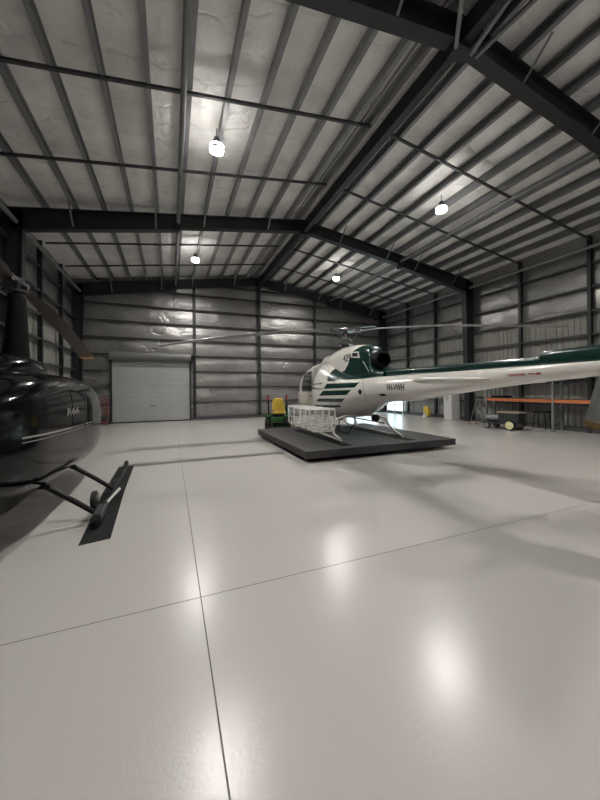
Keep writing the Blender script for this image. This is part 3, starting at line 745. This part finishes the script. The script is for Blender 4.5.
mb = MB(); mb.box(-.75,.2,-.26,.26,.32,.52); mb.box(-.72,-.2,-.5,-.26,.5,.60); mb.box(-.72,-.2,.26,.5,.5,.60); mb.build('rear_fender', 'jgreen', t, bevel=.03)
mb = MB(); mb.box(-.55,-.12,-.24,.24,.62,.72); mb.build('seat_cushion', 'jyellow', t, bevel=.04)
mb = MB(); mb.prism([(-.25,0),(.25,0),(.22,.42),(.1,.5),(-.1,.5),(-.22,.42)], (-.58,0,.75), (-.48,0,.75), (0,0,1)); mb.build('seat_back', 'jyellow', t, bevel=.03)
MB().box(-.62,-.1,-.22,.22,.5,.62).build('seat_base', 'matblack', t)
for sd in (-1, 1):
    MB().tube((-.62,sd*.36,.45), (-.66,sd*.36,1.38), .03, 10).build('roll_bar_post', 'matblack', t)
    MB().box(-.74,-.60,sd*.36-.05,sd*.36+.05,1.16,1.34).build('marker_light', 'redpaint', t, bevel=.01)
st_ = MB(); st_.path([(.1+.02,.15*math.cos(a),.98+.15*math.sin(a)*.5) for a in [2*PI*i/16 for i in range(16)]], .014, 6, True); st_.tube((.3,0,.9), (.12,0,.98), .018, 8); st_.build('steering_wheel', 'matblack', t)
mb = MB(); mb.box(-.25,.5,-.55,.55,.10,.24); mb.build('mower_deck', 'jgreen', t, bevel=.04)
MB().box(-1.1,-.78,-.4,.4,.10,.16).build('rear_hitch', 'matblack', t)

# red trolley by the roller door
t = thing('hand_trolley', 'red wire-backed hand trolley left of the roller door', 'trolley', (-3.0, 17.3, 0), 0)
mb = MB()
for x in (-.22, .22): mb.tube((x,.1,.12), (x,.14,1.15), .022, 8)
mb.path([(-.22,.14,1.15),(-.12,.14,1.25),(.12,.14,1.25),(.22,.14,1.15)], .022, 8); mb.build('frame', 'redpaint', t)
mb = MB()
for k in range(5): z = .35+k*.18; mb.tube((-.22,.12,z), (.22,.12,z), .012, 6)
for k in range(1, 3): x = -.22+k*.147; mb.tube((x,.12,.2), (x,.13,1.15), .01, 6)
mb.build('back_grid', 'redpaint', t)
MB().box(-.26,.26,-.32,.1,.1,.16).build('toe_plate', 'redpaint', t); MB().box(-.24,.24,-.3,.05,.17,.40).build('crate', 'engine', t)
for x in (-.3, .3): MB().lathe([(0,-.03),(.10,-.03),(.10,.03),(0,.03)], (x,.1,.10), 'x', 16).build('wheel', 'tyre', t)

# yellow mop bucket
t = thing('mop_bucket', 'yellow mop bucket with a wringer by the right wall', 'bucket', (12.95, 13.6, 0), .4)
mb = MB(); mb.prism([(-.2,-.16),(.2,-.16),(.2,.16),(-.2,.16)], (0,0,.09), (0,0,.46), (0,1,0), prof1=[(-.25,-.19),(.25,-.19),(.25,.19),(-.25,.19)]); mb.build('tub', 'yellow', t, bevel=.02)
MB().box(-.14,.14,-.12,.2,.463,.72).build('wringer', 'yellow', t, bevel=.02)
t.scale = (.8, .8, .8)
for x in (-.15,.15):
    for y in (-.12,.12): MB().lathe([(0,-.015),(.04,-.015),(.04,.015),(0,.015)], (x,y,.042), 'x', 12).build('caster', 'tyre', t)
o = thing('mop', 'mop with a long handle leaning left out of the yellow bucket', 'mop', (12.55, 13.42, .01))
MB().tube((.05,0,.05), (-.55,-.1,1.25), .014, 8).build('handle', 'rackgrey', o)
mb = MB(); mb.lathe([(.03,.26),(.07,.2),(.10,.08),(.12,.0)], (.06,0,0), 'z', 14); mb.build('mop_head', 'cabinet', o)

# white cabinet against the right wall
t = thing('tall_cabinet', 'tall white cabinet standing on the floor against the right wall beside the steel column', 'cabinet', (12.92, 11.95, 0))
MB().box(-.22,.30,-.24,.24,.0,2.15).build('carcass', 'cabinet', t, bevel=.008)
for y in (-.12,.12): d = MB().box(-.24,-.222,y-.115,y+.115,.06,2.1).build('door', 'cabinet', t); MB().box(-.262,-.242,(y-.09 if y > 0 else y+.07),(y-.07 if y > 0 else y+.09),1.0,1.15).build('handle', 'chrome', d)

# pallet rack: uprights and orange beams
RXf, RXb = 12.62, 13.12
t = thing('pallet_rack', 'grey pallet rack with orange beams along the right wall', 'rack', (12.9, 7.22, 0))
for i, y in enumerate((-2.6, 0, 2.6)):
    for x in (-.25, .25): 
        mb = MB(); mb.box(x-.04,x+.04,y-.035,y+.035,.012,2.35); mb.box(x-.07,x+.07,y-.06,y+.06,0,.012); mb.build('upright', 'rackgrey', t)
    mb = MB(); z = .15
    sg = 1
    while z < 2.1: mb.beam((-.25*sg,y,z), (.25*sg,y,z+.5), .025, .025); mb.beam((-.25,y,z), (.25,y,z), .02, .02); z += .5; sg = -sg
    mb.build('upright_bracing', 'rackgrey', t)
for y0, y1 in ((-2.6, 0), (0, 2.6)):
    for z in (1.08, 2.15):
        for x in (-.25, .25): MB().box(x-.025,x+.025,y0+.036,y1-.036,z-.055,z+.055).build('beam', 'orange', t)
        MB().box(-.22,.22,y0+.1,y1-.1,z+.056,z+.075).build('shelf_deck', 'engine', t)
o = MB().box(-.2,.2,-.3,.3,0,.09).build('tool_case', 'matblack', None, bevel=.01, loc=(12.87, 9.3, 1.157)); tag(o, 'flat black case lying on the orange rack shelf at its far end', 'case')
o = MB().box(-.18,.18,-.25,.25,0,.26).build('storage_crate', 'engine', None, bevel=.02, loc=(12.87, 5.6, 1.157)); tag(o, 'dark storage crate on the orange shelf behind the tail rotor', 'crate')

# generator cart
t = thing('generator_cart', 'dark wheeled generator cart with tan lid and pale rimmed wheel before the rack', 'machine', (11.75, 8.45, 0), math.radians(98))
MB().box(-.75,.62,-.26,.26,.20,.27).build('chassis', 'engine', t)
MB().box(-.66,.05,-.25,.25,.272,.62).build('engine_housing', 'engine', t, bevel=.03)
MB().box(-.70,.08,-.28,.28,.622,.67).build('lid', 'tan', t, bevel=.015, label='tan flat lid')
mb = MB(); mb.lathe([(.0,.1),(.11,.12),(.125,.2),(.125,.5),(.11,.58),(0,.6)], (0,0,.40), 'x', 20); mb.build('air_tank', 'rackgrey', t)
for x in (-.42, .42):
    for y in (-.33, .33):
        r = .19 if x < 0 else .13
        a = MB(); a.lathe([(r*.55,-.05),(r*.93,-.05),(r,-.03),(r,.03),(r*.93,.05),(r*.55,.05)], (x,y,r), 'y', 24); a = a.build('tyre', 'tyre', t)
        MB().lathe([(0,-.062),(r*.76,-.056),(r*.76,.056),(0,.062)], (x,y,r), 'y', 20).build('wheel_rim', 'paleyellow' if x < 0 else 'rackgrey', a)
        MB().tube((x, y*.6, r), (x, y, r), .02, 8).build('axle', 'engine', t)
MB().path([(.62,-.2,.25),(.85,-.2,.7),(.85,.2,.7),(.62,.2,.25)], .018, 8).build('tow_handle', 'rackgrey', t)

# step ladder
t = thing('step_ladder', 'small grey step ladder with orange feet at the far end of the rack', 'ladder', (12.15, 9.75, 0), math.radians(100))
for sd in (-1, 1):
    a = MB().beam((-.02,sd*.17,1.15), (-.30,sd*.24,.03), .05, .025).build('rail', 'rackgrey', t); MB().box(-.34,-.26,sd*.24-.03,sd*.24+.03,0,.04).build('foot', 'orange', a)
    a = MB().beam((.02,sd*.17,1.15), (.30,sd*.24,.03), .035, .025).build('rear_rail', 'rackgrey', t); MB().box(.26,.34,sd*.24-.03,sd*.24+.03,0,.04).build('foot', 'orange', a)
for z in (.3,.58,.86): x = -.02-.28*(1.15-z)/1.12; MB().box(x-.06,x+.04,-.19,.19,z-.012,z+.012).build('step', 'rackgrey', t)
MB().box(-.12,.12,-.19,.19,1.15,1.19).build('top_platform', 'matblack', t)
# black stool under the shelf
t = thing('work_stool', 'small black stool with splayed legs under the orange shelf', 'stool', (12.95, 7.78, 0))
MB().box(-.17,.17,-.25,.25,.62,.68).build('seat', 'matblack', t, bevel=.01)
for x in (-.13,.13):
    for y in (-.18,.18): MB().tube((x,y,.62), (x*1.15,y*1.25,.005), .018, 8).build('leg', 'matblack', t)

# ------------------------------------------------------------------ world, camera
w = bpy.data.worlds.new('World'); bpy.context.scene.world = w; w.use_nodes = True
w.node_tree.nodes['Background'].inputs['Color'].default_value = (.02, .022, .026, 1); w.node_tree.nodes['Background'].inputs['Strength'].default_value = .3
cd = bpy.data.cameras.new('camera'); cam = bpy.data.objects.new('camera', cd); C.objects.link(cam)
YAW = math.atan(129/320)
cam.location = (0, 0, 1.6)
cam.rotation_mode = 'XYZ'
# roll by about half a degree, level otherwise
R = Matrix.Rotation(-YAW, 4, 'Z') @ Matrix.Rotation(PI/2, 4, 'X') @ Matrix.Rotation(-.009, 4, 'Z')
cam.rotation_euler = R.to_euler()
cd.sensor_width = 36; cd.lens = 320/800*36; cd.shift_y = -11.2/800; cd.clip_start = .05
bpy.context.scene.camera = cam
vs = bpy.context.scene.view_settings
vs.view_transform = 'Standard'; vs.look = 'None'; vs.gamma = 1; vs.use_curve_mapping = False; vs.exposure = 0
